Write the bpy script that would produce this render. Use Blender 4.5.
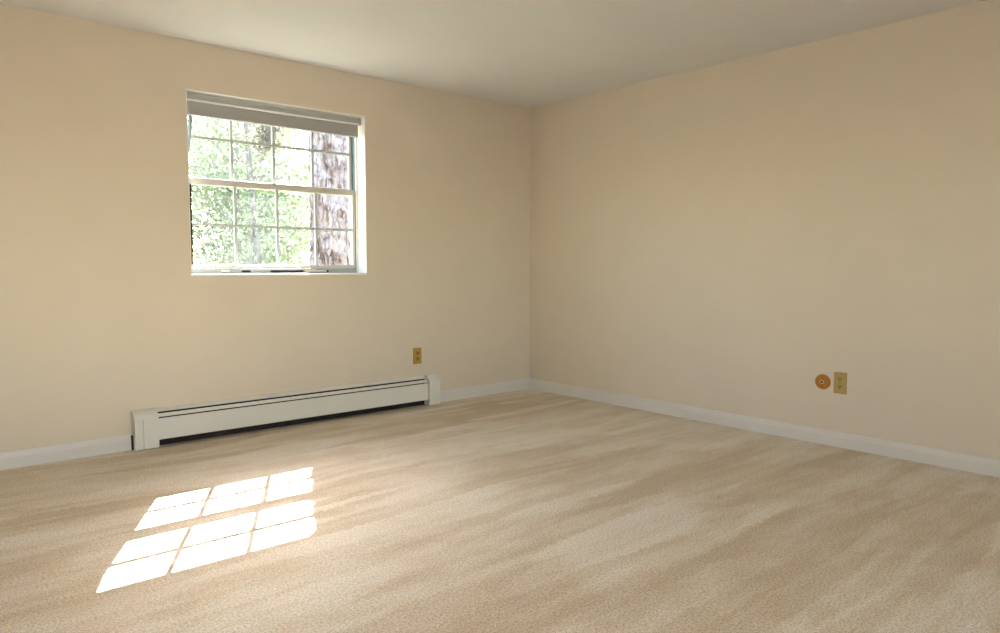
import bpy, bmesh, math, random
import numpy as np
from mathutils import Vector, Matrix

for o in list(bpy.data.objects):
    bpy.data.objects.remove(o, do_unlink=True)
S = bpy.context.scene
COL = S.collection

# ------------------------------------------------------------ camera
F_PX = 713.475
cam_d = bpy.data.cameras.new('camera')
cam_d.sensor_fit = 'HORIZONTAL'; cam_d.sensor_width = 36.0
cam_d.lens = F_PX / 1000 * 36.0
cam_d.clip_start = 0.05; cam_d.clip_end = 300
cam = bpy.data.objects.new('camera', cam_d); COL.objects.link(cam)
yaw, pitch, roll = 0.7178, -0.0705, 0.0014
fw = Vector((math.sin(yaw)*math.cos(pitch), math.cos(yaw)*math.cos(pitch), math.sin(pitch)))
rt = Vector((math.cos(yaw), -math.sin(yaw), 0)); up = rt.cross(fw)
r2 = rt*math.cos(roll) + up*math.sin(roll); u2 = up*math.cos(roll) - rt*math.sin(roll)
cam.matrix_world = Matrix(((r2.x, u2.x, -fw.x, -4.3303), (r2.y, u2.y, -fw.y, -4.5615), (r2.z, u2.z, -fw.z, 1.0846), (0, 0, 0, 1)))
S.camera = cam

# ------------------------------------------------------------ sky, sun, added fill at the made-up rear window
SUN_TO = Vector((0.5, 1.0, 0.985)).normalized()
w = bpy.data.worlds.new('sky'); S.world = w; w.use_nodes = True
nt = w.node_tree; nt.nodes.clear()
sky = nt.nodes.new('ShaderNodeTexSky'); sky.sky_type = 'NISHITA'; sky.sun_disc = False
sky.sun_elevation = math.asin(SUN_TO.z); sky.sun_rotation = math.atan2(SUN_TO.x, SUN_TO.y)
sky.air_density = 1.0; sky.dust_density = 1.2; sky.ozone_density = 1.0
bg = nt.nodes.new('ShaderNodeBackground'); bg.inputs[1].default_value = 1.6
wo = nt.nodes.new('ShaderNodeOutputWorld')
haze = nt.nodes.new('ShaderNodeMix'); haze.data_type = 'RGBA'; haze.blend_type = 'MULTIPLY'; haze.inputs[0].default_value = 1.0
haze.inputs[7].default_value = (1.12, 1.0, 0.86, 1)      # whole sky a little whiter than clear blue
nt.links.new(sky.outputs[0], haze.inputs[6]); nt.links.new(haze.outputs[2], bg.inputs[0]); nt.links.new(bg.outputs[0], wo.inputs[0])

sun_d = bpy.data.lights.new('sun', 'SUN'); sun_d.energy = 43.0; sun_d.angle = 0.004; sun_d.color = (1.0, 0.97, 0.93)
sun = bpy.data.objects.new('sun', sun_d); COL.objects.link(sun)
sun.rotation_euler = SUN_TO.to_track_quat('Z', 'Y').to_euler()

def fill_light(name, loc, aim, sx, sy, energy, color):
    d = bpy.data.lights.new(name, 'AREA'); d.shape = 'RECTANGLE'; d.size = sx; d.size_y = sy
    d.energy = energy; d.color = color
    o = bpy.data.objects.new(name, d); COL.objects.link(o); o.location = loc
    o.rotation_euler = (-Vector(aim)).to_track_quat('Z', 'Y').to_euler()
fill_light('added_rear_fill', (-3.7, -5.84, 1.5), (0, 1, 0), 1.9, 1.3, 27.0, (1.0, 0.965, 0.92))  # added fill lamp behind the camera, no such source seen

S.view_settings.view_transform = 'Standard'; S.view_settings.look = 'None'
S.view_settings.exposure = 0.54; S.view_settings.gamma = 1.0; S.view_settings.use_curve_mapping = False

# ------------------------------------------------------------ mesh helpers
def link(name, bm, m, parent=None, smooth=False):
    me = bpy.data.meshes.new(name); bmesh.ops.recalc_face_normals(bm, faces=bm.faces[:]); bm.to_mesh(me); bm.free()
    if smooth:
        for p in me.polygons: p.use_smooth = True
    o = bpy.data.objects.new(name, me); COL.objects.link(o)
    for mm in (m if isinstance(m, (list, tuple)) else [m]): me.materials.append(mm)
    if parent:
        o.parent = parent
        if parent.parent is None: o.matrix_parent_inverse = parent.matrix_basis.inverted()
    return o
def empty(name, loc):
    o = bpy.data.objects.new(name, None); COL.objects.link(o); o.location = loc; o.empty_display_size = 0.1
    o.matrix_basis = Matrix.Translation(loc); return o
def tag(o, label, cat, group=None):
    o['label'] = label; o['category'] = cat
    if group: o['group'] = group
    return o
def struct(o, label=None, cat=None):
    o['kind'] = 'structure'
    if label: o['label'] = label
    if cat: o['category'] = cat
    return o
def add_box(bm, x0, x1, y0, y1, z0, z1, bev=0.0, seg=2):
    r = bmesh.ops.create_cube(bm, size=1.0)
    for v in r['verts']:
        v.co = Vector(((x0+x1)/2 + v.co.x*(x1-x0), (y0+y1)/2 + v.co.y*(y1-y0), (z0+z1)/2 + v.co.z*(z1-z0)))
    if bev > 0:
        es = set(e for v in r['verts'] for e in v.link_edges)
        bmesh.ops.bevel(bm, geom=list(es), offset=bev, segments=seg, profile=0.5, affect='EDGES')
    return bm
def box(*a, **k): return add_box(bmesh.new(), *a, **k)
def prism_x(pts, x0, x1):
    """extrude a (y,z) outline along x"""
    bm = bmesh.new()
    a = [bm.verts.new((x0, y, z)) for y, z in pts]; b = [bm.verts.new((x1, y, z)) for y, z in pts]
    n = len(pts); bm.faces.new(a); bm.faces.new(b[::-1])
    for i in range(n): bm.faces.new((a[i], a[(i+1) % n], b[(i+1) % n], b[i]))
    return bm
def tube(bm, pts, radii, n=10, cap=True):
    rings = []
    for i, p in enumerate(pts):
        p = Vector(p)
        d = (Vector(pts[min(i+1, len(pts)-1)]) - Vector(pts[max(i-1, 0)])).normalized()
        ref = Vector((1, 0, 0)) if abs(d.x) < 0.8 else Vector((0, 1, 0))
        a = d.cross(ref).normalized(); b = d.cross(a)
        rings.append([bm.verts.new(p + radii[i]*(a*math.cos(2*math.pi*k/n) + b*math.sin(2*math.pi*k/n))) for k in range(n)])
    for i in range(len(rings)-1):
        for k in range(n): bm.faces.new((rings[i][k], rings[i][(k+1) % n], rings[i+1][(k+1) % n], rings[i+1][k]))
    if cap: bm.faces.new(rings[0]); bm.faces.new(rings[-1][::-1])
    return bm

# ------------------------------------------------------------ materials
def mat(name):
    m = bpy.data.materials.new(name); m.use_nodes = True
    t = m.node_tree; b = t.nodes['Principled BSDF']
    return m, t, b
def N(t, typ, **k):
    n = t.nodes.new(typ)
    for a, v in k.items(): setattr(n, a, v)
    return n
def noise(t, vec, scale, detail=3.0, rough=0.5, dist=0.0):
    n = N(t, 'ShaderNodeTexNoise'); n.inputs['Scale'].default_value = scale; n.inputs['Detail'].default_value = detail
    n.inputs['Roughness'].default_value = rough; n.inputs['Distortion'].default_value = dist
    t.links.new(vec, n.inputs['Vector']); return n.outputs[0]
def ramp(t, fac, stops):
    n = N(t, 'ShaderNodeValToRGB'); e = n.color_ramp.elements
    while len(e) < len(stops): e.new(0.5)
    for i, (p, c) in enumerate(stops):
        e[i].position = p; e[i].color = (c[0], c[1], c[2], 1) if not isinstance(c, (int, float)) else (c, c, c, 1)
    t.links.new(fac, n.inputs[0]); return n.outputs[0]
def mixc(t, fac, a, b, mode='MIX'):
    n = N(t, 'ShaderNodeMix', data_type='RGBA', blend_type=mode)
    for s, v in ((n.inputs[0], fac), (n.inputs[6], a), (n.inputs[7], b)):
        if isinstance(v, (int, float)): s.default_value = v
        elif isinstance(v, tuple): s.default_value = (v[0], v[1], v[2], 1)
        else: t.links.new(v, s)
    return n.outputs[2]
def mathn(t, op, a, b=0.0):
    n = N(t, 'ShaderNodeMath', operation=op)
    for i, v in enumerate((a, b)):
        if isinstance(v, (int, float)): n.inputs[i].default_value = v
        else: t.links.new(v, n.inputs[i])
    return n.outputs[0]
def objco(t):
    return N(t, 'ShaderNodeTexCoord').outputs['Object']
def mapping(t, vec, sc=(1, 1, 1), rot=(0, 0, 0), loc=(0, 0, 0)):
    n = N(t, 'ShaderNodeMapping'); n.inputs['Scale'].default_value = sc; n.inputs['Rotation'].default_value = rot; n.inputs['Location'].default_value = loc
    t.links.new(vec, n.inputs[0]); return n.outputs[0]
def bump(t, b, h, strength, dist):
    n = N(t, 'ShaderNodeBump'); n.inputs['Strength'].default_value = strength; n.inputs['Distance'].default_value = dist
    t.links.new(h, n.inputs['Height']); t.links.new(n.outputs[0], b.inputs['Normal'])
def paint(name, c, var=0.03, rough=0.6, bs=0.08, scale=90, spec=0.3, metal=0.0):
    m, t, b = mat(name); v = objco(t)
    n = noise(t, v, 3.0, 4)
    lo = tuple(x*(1-var) for x in c); hi = tuple(min(1, x*(1+var)) for x in c)
    t.links.new(ramp(t, n, [(0.3, lo), (0.7, hi)]), b.inputs['Base Color'])
    b.inputs['Roughness'].default_value = rough; b.inputs['Specular IOR Level'].default_value = spec; b.inputs['Metallic'].default_value = metal
    if bs: bump(t, b, noise(t, v, scale, 3), bs, 0.002)
    return m

M = {}
M['wall'] = paint('wall_cream_paint', (0.71, 0.622, 0.505), 0.012, 0.75, 0.06, 160, 0.2)
M['ceiling'] = paint('ceiling_white_paint', (0.75, 0.75, 0.745), 0.012, 0.85, 0.08, 120, 0.15)
M['trim'] = paint('white_trim_paint', (0.71, 0.675, 0.63), 0.01, 0.4, 0.02, 60, 0.4)
M['reveal'] = paint('white_reveal_paint', (0.84, 0.83, 0.78), 0.01, 0.45, 0.02, 60, 0.4)
M['vinyl'] = paint('beige_white_vinyl', (0.56, 0.53, 0.47), 0.01, 0.4, 0, 60, 0.4)
M['muntin'] = paint('pale_grey_grille', (0.44, 0.46, 0.45), 0.01, 0.45, 0, 60, 0.4)
M['jamb'] = paint('blue_grey_jamb_liner', (0.20, 0.25, 0.27), 0.02, 0.5, 0, 60, 0.4)
M['gap_shade'] = paint('gap_shade_black', (0.012, 0.013, 0.013), 0.1, 0.7, 0, 60, 0.3)  # near black for the shaded window gaps and the weep slots
M['sillframe'] = paint('grey_aluminium', (0.30, 0.32, 0.31), 0.03, 0.5, 0, 60, 0.4)
M['heater'] = paint('off_white_enamel', (0.74, 0.72, 0.66), 0.012, 0.38, 0.0, 60, 0.45)
M['heater_in'] = paint('heater_shade_black', (0.03, 0.027, 0.025), 0.1, 0.7, 0, 60, 0.2)  # shade inside the heater put into the colour
M['fin'] = paint('aluminium_fins', (0.08, 0.075, 0.07), 0.1, 0.6, 0, 60, 0.3, 0.5)
M['brass'] = paint('aged_gold_plate', (0.46, 0.30, 0.055), 0.08, 0.45, 0.02, 200, 0.5, 0.25)
M['ivory'] = paint('gold_ivory_plate', (0.47, 0.32, 0.11), 0.06, 0.45, 0.02, 200, 0.5)
M['ivory_face'] = paint('yellowed_socket_plastic', (0.45, 0.35, 0.09), 0.04, 0.4, 0, 60, 0.4)
M['brass_face'] = paint('dark_gold_socket', (0.40, 0.24, 0.035), 0.04, 0.4, 0, 60, 0.4)
M['orange'] = paint('orange_brown_plastic', (0.42, 0.17, 0.012), 0.05, 0.35, 0, 60, 0.5)
M['white_plastic'] = paint('white_plastic', (0.72, 0.68, 0.58), 0.02, 0.4, 0, 60, 0.4)
M['dark'] = paint('dark_slot', (0.02, 0.015, 0.01), 0.1, 0.7, 0, 60, 0.2)
M['screw'] = paint('brown_screw', (0.22, 0.11, 0.02), 0.1, 0.4, 0, 60, 0.5, 0.5)

def m_fabric():
    m, t, b = mat('taupe_grey_shade_cloth'); v = objco(t)
    wv = mapping(t, v, (300, 300, 900))
    n = noise(t, wv, 1.0, 2)
    t.links.new(ramp(t, n, [(0.3, (0.36, 0.35, 0.345)), (0.7, (0.41, 0.40, 0.395))]), b.inputs['Base Color'])
    b.inputs['Roughness'].default_value = 0.85; bump(t, b, n, 0.1, 0.001); return m
M['fabric'] = m_fabric()
M['headrail'] = paint('grey_headrail', (0.42, 0.415, 0.41), 0.02, 0.45, 0, 60, 0.4)
M['whitebar'] = paint('pale_rail_lip', (0.74, 0.75, 0.74), 0.01, 0.35, 0, 60, 0.5)

def m_glass():
    m = bpy.data.materials.new('window_glass'); m.use_nodes = True; t = m.node_tree; t.nodes.clear()
    out = N(t, 'ShaderNodeOutputMaterial'); tr = N(t, 'ShaderNodeBsdfTransparent'); gl = N(t, 'ShaderNodeBsdfGlossy')
    tr.inputs[0].default_value = (0.95, 0.97, 0.96, 1); gl.inputs['Roughness'].default_value = 0.02
    lw = N(t, 'ShaderNodeLayerWeight'); lw.inputs[0].default_value = 0.5
    fr = N(t, 'ShaderNodeMath', operation='MULTIPLY_ADD'); fr.inputs[1].default_value = 0.75; fr.inputs[2].default_value = 0.05
    t.links.new(mathn(t, 'POWER', lw.outputs['Facing'], 4.0), fr.inputs[0])
    df = N(t, 'ShaderNodeBsdfTranslucent'); df.inputs[0].default_value = (0.8, 0.82, 0.82, 1)
    n = ramp(t, noise(t, objco(t), 4.0, 5, 0.6), [(0.3, 0.006), (0.7, 0.022)])      # faint dust film, added to veil the view with haze
    m1 = N(t, 'ShaderNodeMixShader'); m2 = N(t, 'ShaderNodeMixShader')
    t.links.new(n, m1.inputs[0]); t.links.new(tr.outputs[0], m1.inputs[1]); t.links.new(df.outputs[0], m1.inputs[2])
    t.links.new(fr.outputs[0], m2.inputs[0]); t.links.new(m1.outputs[0], m2.inputs[1]); t.links.new(gl.outputs[0], m2.inputs[2])
    t.links.new(m2.outputs[0], out.inputs[0]); return m
M['glass'] = m_glass()

def m_carpet():
    m, t, b = mat('beige_cut_pile_carpet'); v = objco(t)
    # vacuum tracks: pile laid this way and that in long strokes parallel to the window wall
    warp = N(t, 'ShaderNodeVectorMath', operation='ADD')
    nz = N(t, 'ShaderNodeTexNoise'); nz.inputs['Scale'].default_value = 0.9; nz.inputs['Detail'].default_value = 2.0
    t.links.new(v, nz.inputs['Vector'])
    sc = N(t, 'ShaderNodeVectorMath', operation='SCALE'); sc.inputs['Scale'].default_value = 0.16
    t.links.new(nz.outputs['Color'], sc.inputs[0]); t.links.new(v, warp.inputs[0]); t.links.new(sc.outputs[0], warp.inputs[1])
    jit = N(t, 'ShaderNodeTexNoise'); jit.inputs['Scale'].default_value = 34.0; jit.inputs['Detail'].default_value = 3.0
    t.links.new(v, jit.inputs['Vector'])
    js = N(t, 'ShaderNodeVectorMath', operation='SCALE'); js.inputs['Scale'].default_value = 0.06
    t.links.new(jit.outputs['Color'], js.inputs[0])
    w2 = N(t, 'ShaderNodeVectorMath', operation='ADD'); t.links.new(warp.outputs[0], w2.inputs[0]); t.links.new(js.outputs[0], w2.inputs[1])
    def strokes(sx, sy, rot, loc, smooth):
        vo = N(t, 'ShaderNodeTexVoronoi', feature='SMOOTH_F1', voronoi_dimensions='2D'); vo.inputs['Scale'].default_value = 1.0
        vo.inputs['Smoothness'].default_value = smooth
        t.links.new(mapping(t, w2.outputs[0], (sx, sy, 1), (0, 0, rot), loc), vo.inputs['Vector'])
        sep = N(t, 'ShaderNodeSeparateColor'); t.links.new(vo.outputs['Color'], sep.inputs[0]); return sep.outputs[0]
    tr1 = strokes(1.1, 4.2, 0.12, (0.3, 0.1, 0), 0.3)
    tr2 = strokes(1.0, 9.0, -0.02, (3.1, 1.7, 0), 0.15)
    big = noise(t, mapping(t, v, (1.0, 1.8, 1), (0, 0, 0.3)), 3.2, 5, 0.65)
    fine = noise(t, v, 280.0, 2, 0.7)
    med = noise(t, v, 110.0, 3, 0.7)
    tr3 = noise(t, mapping(t, w2.outputs[0], (0.9, 13.0, 1), (0, 0, 0.05), (1.3, 0.4, 0)), 1.0, 3.0, 0.6)
    k = mathn(t, 'ADD', mathn(t, 'MULTIPLY', tr1, 0.15), mathn(t, 'MULTIPLY', tr2, 0.17))
    k = mathn(t, 'ADD', k, mathn(t, 'MULTIPLY', tr3, 0.33))
    k = mathn(t, 'ADD', k, mathn(t, 'MULTIPLY', big, 0.35))
    c = ramp(t, k, [(0.36, (0.615, 0.46, 0.275)), (0.49, (0.715, 0.565, 0.375)), (0.55, (0.765, 0.635, 0.455)), (0.66, (0.85, 0.735, 0.575))])
    sp = mathn(t, 'ADD', mathn(t, 'MULTIPLY', fine, 0.5), mathn(t, 'MULTIPLY', med, 0.5))
    spk = ramp(t, sp, [(0.40, 0.36), (0.5, 0.90), (0.60, 1.20)])
    c = mixc(t, 1.0, c, spk, 'MULTIPLY')
    t.links.new(c, b.inputs['Base Color'])
    b.inputs['Roughness'].default_value = 0.64; b.inputs['IOR'].default_value = 2.3
    t.links.new(ramp(t, k, [(0.40, 0.5), (0.60, 1.0)]), b.inputs['Specular IOR Level'])
    b.inputs['Sheen Weight'].default_value = 0.08; b.inputs['Sheen Roughness'].default_value = 0.5
    bump(t, b, sp, 0.5, 0.008); return m
M['carpet'] = m_carpet()

def m_bark(name, cols, sc):
    m, t, b = mat(name); v = objco(t)
    v2 = mapping(t, v, (1, 1, 0.28))
    n1 = noise(t, v2, sc, 6, 0.65); n2 = noise(t, v, sc*0.35, 4, 0.6)
    c1 = ramp(t, n1, [(0.36, cols[0]), (0.46, cols[1]), (0.57, cols[2])])
    c = mixc(t, ramp(t, n2, [(0.50, 0.0), (0.62, 0.85)]), c1, cols[3])
    t.links.new(c, b.inputs['Base Color']); b.inputs['Roughness'].default_value = 0.9; b.inputs['Specular IOR Level'].default_value = 0.1
    bump(t, b, n1, 0.7, 0.02); return m
M['pine_bark'] = m_bark('pine_bark', [(0.04, 0.025, 0.023), (0.12, 0.092, 0.09), (0.205, 0.19, 0.20), (0.235, 0.23, 0.26)], 20.0)
M['bark'] = m_bark('grey_bark', [(0.07, 0.065, 0.06), (0.12, 0.11, 0.105), (0.17, 0.16, 0.155), (0.20, 0.195, 0.19)], 22.0)
def m_leaf(name, ca, cb):
    m, t, b = mat(name); v = objco(t)
    n = noise(t, v, 2.2, 4, 0.6)
    c = ramp(t, n, [(0.35, ca), (0.65, cb)])
    out = t.nodes['Material Output']
    tl = N(t, 'ShaderNodeBsdfTranslucent'); mx = N(t, 'ShaderNodeMixShader'); mx.inputs[0].default_value = 0.5
    t.links.new(c, b.inputs['Base Color']); t.links.new(mixc(t, 0.35, c, (0.31, 0.38, 0.20)), tl.inputs[0])
    b.inputs['Roughness'].default_value = 0.5
    t.links.new(b.outputs[0], mx.inputs[1]); t.links.new(tl.outputs[0], mx.inputs[2]); t.links.new(mx.outputs[0], out.inputs[0])
    return m
M['leaf'] = m_leaf('green_leaf', (0.13, 0.185, 0.085), (0.24, 0.31, 0.13))
M['leaf_pale'] = m_leaf('pale_green_leaf', (0.19, 0.25, 0.155), (0.31, 0.36, 0.235))
M['leaf_dry'] = m_leaf('dry_brown_leaf', (0.03, 0.015, 0.01), (0.09, 0.05, 0.035))
M['needle'] = m_leaf('pine_needles', (0.02, 0.045, 0.015), (0.05, 0.085, 0.03))
def m_ground():
    m, t, b = mat('sunlit_leaf_litter_and_grass'); v = objco(t)
    n = noise(t, v, 1.3, 6, 0.65)
    c = ramp(t, n, [(0.35, (0.10, 0.13, 0.05)), (0.5, (0.17, 0.16, 0.09)), (0.65, (0.22, 0.22, 0.12))])
    t.links.new(c, b.inputs['Base Color']); b.inputs['Roughness'].default_value = 0.95; bump(t, b, noise(t, v, 30, 4), 0.6, 0.05); return m
M['ground'] = m_ground()

# ------------------------------------------------------------ room shell
XL, YF, H = -5.0, -5.9, 2.44
WX0, WX1, WZ0, WZ1 = -2.87, -1.636, 1.02, 2.153
TH = 0.24
struct(link('floor', box(XL-TH, TH, YF-TH, TH, -0.12, 0.0), M['carpet']), 'beige cut pile carpet with vacuum tracks', 'carpet')
struct(link('ceiling', box(XL-TH, TH, YF-TH, TH, H, H+0.15), M['ceiling']), 'plain white painted ceiling', 'ceiling')
def holed_wall(axis, a0, a1, c0, c1, hole):
    """wall slab along x (axis 0) or y (axis 1), one opening (h0,h1,z0,z1)"""
    bm = bmesh.new(); h0, h1, z0, z1 = hole
    us = [a0, h0, h1, a1]; zs = [0.0, z0, z1, H]
    for i in range(3):
        for j in range(3):
            if i == 1 and j == 1: continue
            if axis == 0: add_box(bm, us[i], us[i+1], c0, c1, zs[j], zs[j+1])
            else: add_box(bm, c0, c1, us[i], us[i+1], zs[j], zs[j+1])
    bmesh.ops.remove_doubles(bm, verts=bm.verts[:], dist=1e-5)
    seen = {}
    for f in list(bm.faces):
        key = tuple(round(x, 4) for x in f.calc_center_median())
        seen.setdefault(key, []).append(f)
    bmesh.ops.delete(bm, geom=[f for fs in seen.values() if len(fs) > 1 for f in fs], context='FACES_ONLY')
    return bm
struct(link('wall_back', holed_wall(0, XL-TH, TH, 0.0, TH, (WX0, WX1, WZ0, WZ1)), M['wall']), 'cream wall with the window above the heater', 'wall')
struct(link('wall_right', box(0.0, TH, YF, 0.0, 0, H), M['wall']), 'bare cream wall with the round plate and outlet', 'wall')
struct(link('wall_left', box(XL-TH, XL, YF, 0.0, 0, H), M['wall']), 'cream side wall', 'wall')
struct(link('wall_front', holed_wall(0, XL-TH, TH, YF-TH, YF, (-4.7, -2.7, 0.8, 2.15)), M['wall']), 'cream rear wall', 'wall')

def base_profile(): return [(0, 0), (-0.014, 0), (-0.014, 0.060), (-0.0125, 0.066), (-0.0095, 0.078), (-0.007, 0.086), (-0.003, 0.090), (0, 0.090)]
def basebd(name, x0, x1, M4, lab):
    bm = prism_x(base_profile(), x0, x1); bm.transform(M4)
    struct(link(name, bm, M['trim'], None), lab, 'baseboard')
basebd('baseboard_back', XL, -3.2425, Matrix.Identity(4), 'white baseboard from the heater towards the side wall')
basebd('baseboard_back', -1.012, 0, Matrix.Identity(4), 'short white baseboard between the heater and the room corner')
basebd('baseboard_right', 0, -YF, Matrix.Rotation(-math.pi/2, 4, 'Z'), 'long white baseboard under the round plate')
basebd('baseboard_left', YF, 0, Matrix.Translation((XL, 0, 0)) @ Matrix.Rotation(math.pi/2, 4, 'Z'), 'white baseboard of the side wall')
basebd('baseboard_front', -0.0, -XL, Matrix.Translation((0, YF, 0)) @ Matrix.Rotation(math.pi, 4, 'Z'), 'white baseboard of the rear wall')

# ------------------------------------------------------------ the window
W = empty('window_1', ((WX0+WX1)/2, 0.0, WZ0)); struct(W, 'white double-hung window with divided panes in a deep reveal', 'window')
t_ = 0.004
rv = link('reveal_side', box(WX1-t_, WX1, -0.0015, 0.125, WZ0, WZ1), M['reveal'], W)
link('reveal_side', box(WX0, WX0+t_, -0.0015, 0.125, WZ0, WZ1), M['reveal'], W)
link('reveal_head', box(WX0+t_, WX1-t_, -0.0015, 0.125, WZ1-t_, WZ1), M['reveal'], W)
link('sill', box(WX0+t_, WX1-t_, -0.006, 0.118, WZ0-0.002, WZ0+0.013, bev=0.003), M['reveal'], W)
# outer frame
fr = link('frame', add_box(add_box(box(WX0, WX0+0.016, 0.125, 0.222, WZ0, WZ1), WX1-0.012, WX1, 0.125, 0.222, WZ0, WZ1), WX0+0.016, WX1-0.012, 0.125, 0.222, WZ1-0.02, WZ1), M['jamb'], W)
link('inner_stop', box(WX1-0.014, WX1-t_, 0.112, 0.125, WZ0+0.012, WZ1-0.02), M['reveal'], W)
link('inner_stop', box(WX0+t_, WX0+0.014, 0.112, 0.125, WZ0+0.012, WZ1-0.02), M['reveal'], W)
sf = link('sill_track', add_box(box(WX0+0.005, WX1-0.005, 0.118, 0.128, WZ0, WZ0+0.046), WX0+0.016, WX1-0.012, 0.128, 0.222, WZ0, WZ0+0.046), M['sillframe'], W)
for xa, xb in ((-2.510, -2.450), (-2.310, -2.075), (-1.93, -1.88)):
    link('weep_slot', box(xa, xb, 0.1168, 0.1195, WZ0+0.020, WZ0+0.034), M['gap_shade'], sf)
GX0, GX1 = -2.820, -1.672
def sash(name, y0, y1, z0, z1, zg0, zg1, zm, x0, x1):
    bm = box(x0, GX0, y0, y1, z0, z1, bev=0.002); add_box(bm, GX1, x1, y0, y1, z0, z1, bev=0.002)
    add_box(bm, GX0, GX1, y0, y1, z0, zg0, bev=0.002); add_box(bm, GX0, GX1, y0, y1, zg1, z1, bev=0.002)
    s = link(name, bm, M['vinyl'], W)
    ym = (y0+y1)/2; mw = 0.0082
    xs = [GX0 + (GX1-GX0)*i/4 for i in range(5)]; zs = [zg0, zm, zg1]
    for x in xs[1:4]: link('muntin', box(x-mw, x+mw, ym-0.010, ym+0.010, zg0, zg1), M['muntin'], s)
    for k in range(4):
        a = xs[k] + (mw if k else 0); b = xs[k+1] - (mw if k < 3 else 0)
        link('muntin', box(a, b, ym-0.010, ym+0.010, zm-mw, zm+mw), M['muntin'], s)
        for j in range(2):
            za = zs[j] + (mw if j else 0); zb = zs[j+1] - (0 if j else mw)
            bm = bmesh.new(); bm.faces.new([bm.verts.new(q) for q in ((a, ym, za), (b, ym, za), (b, ym, zb), (a, ym, zb))])
            link('pane', bm, M['glass'], s)
    return s
lo = sash('lower_sash', 0.130, 0.166, 1.068, 1.641, 1.091, 1.600, 1.347, -2.850, -1.651)
upr = sash('upper_sash', 0.172, 0.206, 1.600, 2.133, 1.644, 2.118, 1.902, -2.850, -1.651)
link('gap_shade', box(-2.836, -2.8125, 0.1285, 0.134, 1.092, 1.600), M['gap_shade'], lo)  # black strips put in for the shaded gaps beside the lower sash
link('gap_shade', box(-1.6515, -1.6485, 0.128, 0.17, 1.056, 1.639), M['gap_shade'], lo)
link('sash_latch', box(-2.645, -2.592, 0.108, 0.1185, 1.042, 1.060, bev=0.003), M['vinyl'], lo)
link('sash_latch', box(-2.060, -1.985, 0.108, 0.1185, 1.041, 1.060, bev=0.003), M['vinyl'], lo)
link('latch_tongue', prism_x([(0.108, 1.0425), (0.1185, 1.0425), (0.1185, 1.056), (0.108, 1.049)], -1.985, -1.90), M['vinyl'], lo)

# made-up window behind the camera, added to go with the fill lamp
def plain_window(name, axis, c, h0, h1, z0, z1, lab):
    root = empty(name, ((h0+h1)/2, c, z0) if axis == 0 else (c, (h0+h1)/2, z0)); struct(root, lab, 'window')
    def bx(a0, a1, d0, d1, za, zb):
        return box(a0, a1, c+d0, c+d1, za, zb) if axis == 0 else box(c+d0, c+d1, a0, a1, za, zb)
    link('frame', bx(h0, h0+0.05, -0.15, -0.05, z0, z1), M['vinyl'], root); link('frame', bx(h1-0.05, h1, -0.15, -0.05, z0, z1), M['vinyl'], root)
    link('frame', bx(h0+0.05, h1-0.05, -0.15, -0.05, z0, z0+0.05), M['vinyl'], root); link('frame', bx(h0+0.05, h1-0.05, -0.15, -0.05, z1-0.05, z1), M['vinyl'], root)
    mid = (h0+h1)/2
    link('mullion', bx(mid-0.03, mid+0.03, -0.14, -0.06, z0+0.05, z1-0.05), M['vinyl'], root)
    link('pane', bx(h0+0.05, mid-0.03, -0.104, -0.100, z0+0.05, z1-0.05), M['glass'], root)
    link('pane', bx(mid+0.03, h1-0.05, -0.104, -0.100, z0+0.05, z1-0.05), M['glass'], root)
plain_window('added_window', 0, YF, -4.7, -2.7, 0.8, 2.15, 'added wide plain window in the unseen rear wall')

# ------------------------------------------------------------ window blind
B = tag(empty('window_blind', (-2.25, 0.06, 2.01)), 'rolled-up grey cloth blind under the top of the window', 'blind')
link('headrail', box(-2.862, -1.645, 0.050, 0.105, 2.106, 2.137, bev=0.003), M['headrail'], B)
link('rail_lip', box(-2.852, -1.655, 0.044, 0.056, 2.099, 2.107, bev=0.002), M['whitebar'], B)
sh = link('shade', box(-2.842, -1.664, 0.052, 0.082, 2.022, 2.095, bev=0.003), M['fabric'], B)
link('bottom_bar', box(-2.842, -1.664, 0.048, 0.084, 2.012, 2.023, bev=0.003), M['fabric'], B)
link('bracket', box(-1.655, -1.6405, 0.046, 0.106, 2.100, 2.140), M['headrail'], B)
link('bracket', box(-2.8655, -2.852, 0.046, 0.106, 2.100, 2.140), M['headrail'], B)
bm = bmesh.new(); tube(bm, [(-2.815, 0.095, 2.10), (-2.817, 0.097, 1.98), (-2.828, 0.105, 1.86), (-2.838, 0.112, 1.74)], [0.006, 0.013, 0.010, 0.003], 10)
link('pull_wand', bm, M['jamb'], B, True)

# ------------------------------------------------------------ baseboard heater
HT = tag(empty('baseboard_heater', (-2.125, 0.0, 0.0)), 'long off-white metal baseboard heater below the window', 'heater')
bx0, bx1 = -3.108, -1.144
link('back_plate_shade', add_box(box(bx0, -1.137, -0.006, -0.001, 0.001, 0.224), -3.2425, -3.2345, -0.03, -0.001, 0.002, 0.085), M['heater_in'], HT)  # plate coloured as interior shade, plus a black strip for the end slit
link('top_lip', prism_x([(-0.001, 0.229), (-0.001, 0.225), (-0.032, 0.214), (-0.034, 0.211), (-0.036, 0.212), (-0.034, 0.2165), (-0.004, 0.2287)], bx0, bx1), M['heater'], HT)
link('damper', prism_x([(-0.0485, 0.2035), (-0.066, 0.1895), (-0.069, 0.1860), (-0.066, 0.1850), (-0.063, 0.187), (-0.046, 0.200)], bx0, bx1), M['heater'], HT)
link('front_panel', prism_x([(-0.066, 0.178), (-0.070, 0.176), (-0.071, 0.170), (-0.071, 0.054), (-0.068, 0.049), (-0.058, 0.049), (-0.058, 0.052), (-0.067, 0.054), (-0.067, 0.172), (-0.064, 0.175)], bx0, bx1), M['heater'], HT)
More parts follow.
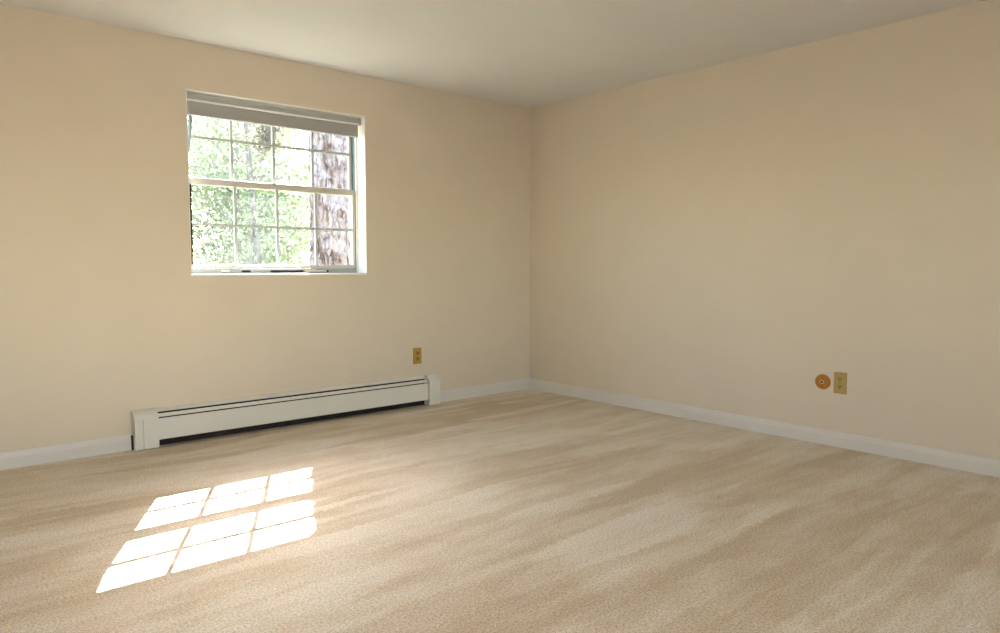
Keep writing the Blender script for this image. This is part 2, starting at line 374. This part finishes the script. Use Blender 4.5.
bm = bmesh.new(); tube(bm, [(bx0, -0.034, 0.105), (bx1, -0.034, 0.105)], [0.011, 0.011], 12); el = link('heating_pipe', bm, M['fin'], HT, True)
bm = bmesh.new()
x = bx0 + 0.03
while x < bx1 - 0.03:
    add_box(bm, x, x+0.002, -0.056, -0.012, 0.080, 0.130); x += 0.016
fo = link('fins', bm, M['fin'], el); fo['kind'] = 'stuff'
cap_low = [(-0.001, 0.005), (-0.075, 0.005), (-0.075, 0.180), (-0.001, 0.180)]
def cap_hood(o=0.0):
    return [(-0.001, 0.1805), (-0.075-o, 0.1805), (-0.075-o, 0.186), (-0.071-o, 0.197), (-0.062, 0.2095), (-0.048, 0.2195), (-0.030, 0.2265+o), (-0.012, 0.2295+o), (-0.001, 0.230+o)]
def end_cap(xa, xb, seam, o):
    c = link('end_cap', prism_x(cap_low, xa, xb), M['heater'], HT)
    h = link('cap_hood', prism_x(cap_hood(o), xa-0.001, xb+0.001), M['heater'], c)
    return c
end_cap(-3.2345, -3.1895, None, 0.0015)
c2 = link('joint_cover', prism_x([(y*0.985 if y < -0.01 else y, z) for y, z in cap_low], -3.1870, -3.104), M['heater'], HT)
link('cover_hood', prism_x(cap_hood(0.001), -3.1885, -3.104), M['heater'], c2)
end_cap(-1.137, -1.034, None, 0.005)

# ------------------------------------------------------------ wall plates
def outlet(name, M4, lab, pm, fm, pw, ph):
    """duplex receptacle, built facing -y around the origin"""
    root = tag(empty(name, M4.translation), lab, 'outlet')
    def put(n, bm, m, par): bm.transform(M4); return link(n, bm, m, par)
    def disc(r, y0, y1, cx, cz, n=20, sx=1.0, flat=None):
        bm = bmesh.new(); ps = []
        for k in range(n):
            a = 2*math.pi*k/n; zz = r*math.sin(a)
            if flat: zz = max(-flat, min(flat, zz))
            ps.append((cx + sx*r*math.cos(a), cz + zz))
        a = [bm.verts.new((p, y0, q)) for p, q in ps]; b = [bm.verts.new((p, y1, q)) for p, q in ps]
        bm.faces.new(a); bm.faces.new(b[::-1])
        for k in range(n): bm.faces.new((a[k], a[(k+1) % n], b[(k+1) % n], b[k]))
        return bm
    put('plate', box(-pw/2, pw/2, -0.007, 0.0, -ph/2, ph/2, bev=0.0035, seg=3), pm, root)
    for s in (1, -1):
        cz = s*0.0195*ph/0.114
        f = put('socket', disc(0.0172, -0.0095, -0.006, 0, cz, 28, 1.0, 0.0142), fm, root)
        for dx, hh in ((-0.0065, 0.0046), (0.0065, 0.0038)):
            put('slot', box(dx-0.0026, dx+0.0026, -0.0099, -0.0085, cz+0.004-hh*1.2, cz+0.004+hh*1.2), M['dark'], f)
        put('ground_hole', disc(0.0040, -0.0099, -0.0085, 0, cz-0.0078, 12), M['dark'], f)
    put('screw', disc(0.0030, -0.0085, -0.006, 0, 0, 12), M['screw'], root)
    return disc, put
T1 = Matrix.Translation((-1.200, 0.0, 0.390))
outlet('wall_outlet', T1, 'brass-gold outlet on the window wall just above the heater end', M['brass'], M['brass_face'], 0.077, 0.126)
T2 = Matrix.Translation((0.0, -2.710, 0.388)) @ Matrix.Rotation(-math.pi/2, 4, 'Z')
disc, _ = outlet('wall_outlet', T2, 'yellowed ivory outlet right beside the round orange plate', M['ivory'], M['ivory_face'], 0.076, 0.131)
T3 = Matrix.Translation((0.0, -2.604, 0.383)) @ Matrix.Rotation(-math.pi/2, 4, 'Z')
RP = tag(empty('round_wall_plate', T3.translation), 'round orange-brown wall plate with a small jack at its centre', 'wall plate')
def put3(n, bm, m, smooth=False): bm.transform(T3); return link(n, bm, m, RP, smooth)
def dome(r, prof, n=40):
    bm = bmesh.new(); rings = []
    for rr, y in prof: rings.append([bm.verts.new((rr*math.cos(2*math.pi*k/n), y, rr*math.sin(2*math.pi*k/n))) for k in range(n)])
    for i in range(len(rings)-1):
        for k in range(n): bm.faces.new((rings[i][k], rings[i][(k+1) % n], rings[i+1][(k+1) % n], rings[i+1][k]))
    bm.faces.new(rings[-1]); bm.faces.new(rings[0][::-1]); return bm
put3('plate', dome(1, [(0.0465, 0.0), (0.0465, -0.004), (0.044, -0.008), (0.036, -0.0105), (0.016, -0.012), (0.001, -0.012)]), M['orange'])
put3('jack_ring', dome(1, [(0.0115, -0.011), (0.0115, -0.0150), (0.009, -0.0165), (0.001, -0.0165)], 24), M['white_plastic'])
put3('jack_hole', disc(0.0074, -0.0172, -0.0160, 0, 0, 16), M['dark'])
for s in (1, -1): put3('screw', disc(0.0050, -0.0128, -0.010, 0, s*0.027, 14), M['screw'])

# ------------------------------------------------------------ outdoors
GZ = -0.45
struct(link('ground', box(-40, 45, TH+0.02, 70, GZ-0.3, GZ), M['ground']), 'sunny ground of grass and leaf litter outside', 'ground')
rng = np.random.default_rng(7)

def pine():
    cx, cy, r0, h = -0.352, 3.0, 0.222, 13.0
    root = tag(empty('pine_tree', (cx, cy, GZ)), 'thick old pine trunk with flaky bark close outside the window', 'tree')
    n = 132
    zs = np.concatenate([np.arange(GZ, 5.0, 0.022), np.linspace(5.1, h, 40)])
    # bark plates: elongated cells, each standing proud by its own amount, furrows between
    circ = 2*math.pi*r0
    npl = 1500
    pu = rng.uniform(0, circ, npl); pz = rng.uniform(GZ-0.2, 5.4, npl); ph = rng.uniform(0.012, 0.044, npl)
    bm = bmesh.new(); rows = []
    a = np.arange(n)*2*math.pi/n
    for z in zs:
        taper = r0*(1 - 0.035*(z-GZ)/2.0) if z < 8 else r0*0.85*(1-(z-8)/7)
        taper *= 1 + 0.25*math.exp(-(z-GZ)/0.35)
        if z < 5.0:
            du = np.abs(a[:, None]*r0 - pu[None, :]); du = np.minimum(du, circ-du)/0.042
            dz = np.abs(z - pz[None, :])/0.095
            d = np.sqrt(du**2 + dz**2); ix = np.argpartition(d, 2, axis=1)[:, :2]
            dd = np.take_along_axis(d, ix, 1); o = np.argsort(dd, axis=1); ix = np.take_along_axis(ix, o, 1); dd = np.take_along_axis(dd, o, 1)
            edge = np.clip((dd[:, 1]-dd[:, 0])/0.35, 0, 1)
            rel = -0.022 + edge*ph[ix[:, 0]]
        else: rel = np.zeros(n)
        rows.append([bm.verts.new((cx + (taper+rel[k])*math.cos(a[k]), cy + (taper+rel[k])*math.sin(a[k]), z)) for k in range(n)])
    for i in range(len(rows)-1):
        for k in range(n): bm.faces.new((rows[i][k], rows[i][(k+1) % n], rows[i+1][(k+1) % n], rows[i+1][k]))
    bm.faces.new(rows[0]); bm.faces.new(rows[-1][::-1])
    link('trunk', bm, M['pine_bark'], root)
    bb = bmesh.new(); pts = []
    for k in range(16):
        z = rng.uniform(9.0, 12.6); an = rng.uniform(0, 6.283); L = rng.uniform(1.2, 2.4)*(14-z)/4
        p0 = Vector((cx, cy, z)); p1 = p0 + Vector((math.cos(an)*L, math.sin(an)*L, 0.15*L))
        tube(bb, [p0, (p0+p1)/2 + Vector((0, 0, 0.1)), p1], [0.05, 0.03, 0.01], 6)
        for q in range(9): pts.append(p0.lerp(p1, 0.35+0.65*q/8))
    link('branches', bb, M['pine_bark'], root)['kind'] = 'stuff'
    fo = link('needles', leaf_cloud(pts, 26, 0.22, 0.16, 0.012), M['needle'], root); fo['kind'] = 'stuff'

def leaf_cloud(centres, per, spread, L, wd, flat=0.0):
    c = np.repeat(np.array([tuple(p) for p in centres]), per, axis=0); k = len(c)
    c = c + rng.normal(0, spread, (k, 3))*np.array([1, 1, 0.7])
    d = rng.normal(0, 1, (k, 3)); d[:, 2] -= 0.25; d /= np.linalg.norm(d, axis=1)[:, None]
    e = np.cross(d, rng.normal(0, 1, (k, 3))); e /= np.linalg.norm(e, axis=1)[:, None]
    s = rng.uniform(0.65, 1.25, (k, 1)); nrm = np.cross(d, e)
    a = c; b = c + d*s*L*0.45 + e*s*wd*0.5 + nrm*s*wd*0.15; f = c + d*s*L; g = c + d*s*L*0.45 - e*s*wd*0.5 + nrm*s*wd*0.15
    v = np.stack([a, b, f, g], 1).reshape(-1, 3)
    me = bpy.data.meshes.new('tmp'); idx = np.arange(k)*4
    me.from_pydata(v.tolist(), [], np.stack([idx, idx+1, idx+2, idx+3], 1).tolist())
    bm = bmesh.new(); bm.from_mesh(me); bpy.data.meshes.remove(me); return bm

def leafy(name, lab, x, y, h, r, leafm, n_b, per, z_low, trunk_r, L, wd, bend=(0, 0), group=None, barkm='bark', spread=0.28):
    root = tag(empty(name, (x, y, GZ)), lab, 'tree' if h > 2.5 else 'shrub', group)
    bm = bmesh.new()
    ps = [Vector((x + bend[0]*s*s + 0.05*math.sin(7*s+x), y + bend[1]*s*s, GZ + (h-GZ)*0.93*s)) for s in np.linspace(0, 1, 9)]
    tube(bm, ps, [trunk_r*(1-0.8*i/8) for i in range(9)], 12)
    link('trunk', bm, M[barkm], root, True)
    bb = bmesh.new(); pts = []
    for k in range(n_b):
        s = rng.uniform(max(0.02, (z_low-GZ)/(h-GZ)), 0.98); i = min(7, int(s*8)); p0 = ps[i].lerp(ps[i+1], s*8-i)
        rr = r*math.sqrt(max(0.08, 1-(2*(s-0.5))**2*0.85))*rng.uniform(0.55, 1.0)
        an = rng.uniform(0, 6.283); p1 = p0 + Vector((math.cos(an)*rr, math.sin(an)*rr, rng.uniform(-0.05, 0.35)*rr))
        m1 = p0.lerp(p1, 0.5) + Vector((0, 0, 0.08*rr))
        tube(bb, [p0, m1, p1], [trunk_r*0.22*(1.1-s)+0.006, trunk_r*0.12*(1.1-s)+0.004, 0.003], 5)
        for q in range(5): pts.append(p0.lerp(p1, 0.3+0.75*q/4))
    link('branches', bb, M[barkm], root)['kind'] = 'stuff'
    fo = link('foliage', leaf_cloud(pts, per, spread, L, wd), M[leafm], root); fo['kind'] = 'stuff'
    return root
pine()
G = 'leafy trees in the woods beyond the window'
# slim tree seen beside the middle of the window, a leaning bough with dry leaves hanging in front of it
leafy('slim_tree', 'slim grey-trunked young tree standing behind the thick pine', 0.42, 7.0, 6.2, 1.25, 'leaf_pale', 40, 14, 0.2, 0.085, 0.085, 0.05, (-0.18, 0), None)
leafy('bare_sapling', 'leaning sapling with a clump of dry brown leaves at its top', -0.62, 5.0, 3.36, 0.22, 'leaf_dry', 13, 9, 2.90, 0.028, 0.08, 0.045, (0.50, 0.0), None, spread=0.09)
spots = [(-9.0, 11.0, 7.5, 1.9, 'leaf'), (-3.6, 11.0, 6.5, 1.9, 'leaf_pale'), (1.8, 11.2, 7.0, 1.9, 'leaf_pale'), (7.2, 11.0, 7.5, 1.9, 'leaf'), (12.6, 11.5, 8.0, 1.9, 'leaf_pale'),
         (-6.3, 16.5, 9.0, 2.0, 'leaf_pale'), (-0.9, 16.6, 9.0, 2.0, 'leaf'), (4.5, 16.5, 8.5, 2.0, 'leaf'), (9.9, 16.8, 9.5, 2.0, 'leaf_pale'), (15.3, 17.0, 10.0, 2.0, 'leaf'),
         (-3.6, 22.3, 11.0, 2.1, 'leaf'), (1.8, 22.2, 11.0, 2.1, 'leaf_pale'), (7.2, 22.3, 11.5, 2.1, 'leaf'), (12.6, 22.6, 12.0, 2.1, 'leaf_pale'), (18.0, 23.0, 12.0, 2.1, 'leaf'),
         (4.5, 28.0, 12.0, 2.2, 'leaf'), (10.0, 28.2, 12.0, 2.2, 'leaf'), (15.5, 28.5, 12.0, 2.2, 'leaf_pale')]
for x, y, h, r, lm in spots:
    leafy('leafy_tree', 'pale green leafy tree right behind the slim grey-trunked tree' if (x, y) == (1.8, 11.2) else 'pale hazy green leafy tree in the woods outside' if lm == 'leaf_pale' else 'bright green leafy tree in the woods outside', x, y, h, r, lm, int(11*h), 50, -0.2, 0.05, 0.10, 0.068, (rng.uniform(-.2, .2), 0), G, spread=0.33)
shr = [(-2.6, 6.4), (-2.0, 8.4), (2.8, 6.4), (3.2, 8.6), (5.0, 7.0), (-4.8, 7.4)]
for x, y in shr:
    leafy('wild_shrub', 'low yellow-green shrub on the sunny ground outside', x, y, rng.uniform(0.9, 1.6), 0.75, 'leaf_pale' if rng.random() < .5 else 'leaf', 14, 12, -0.3, 0.03, 0.08, 0.045, (0, 0), 'shrubs outside the window', spread=0.2)
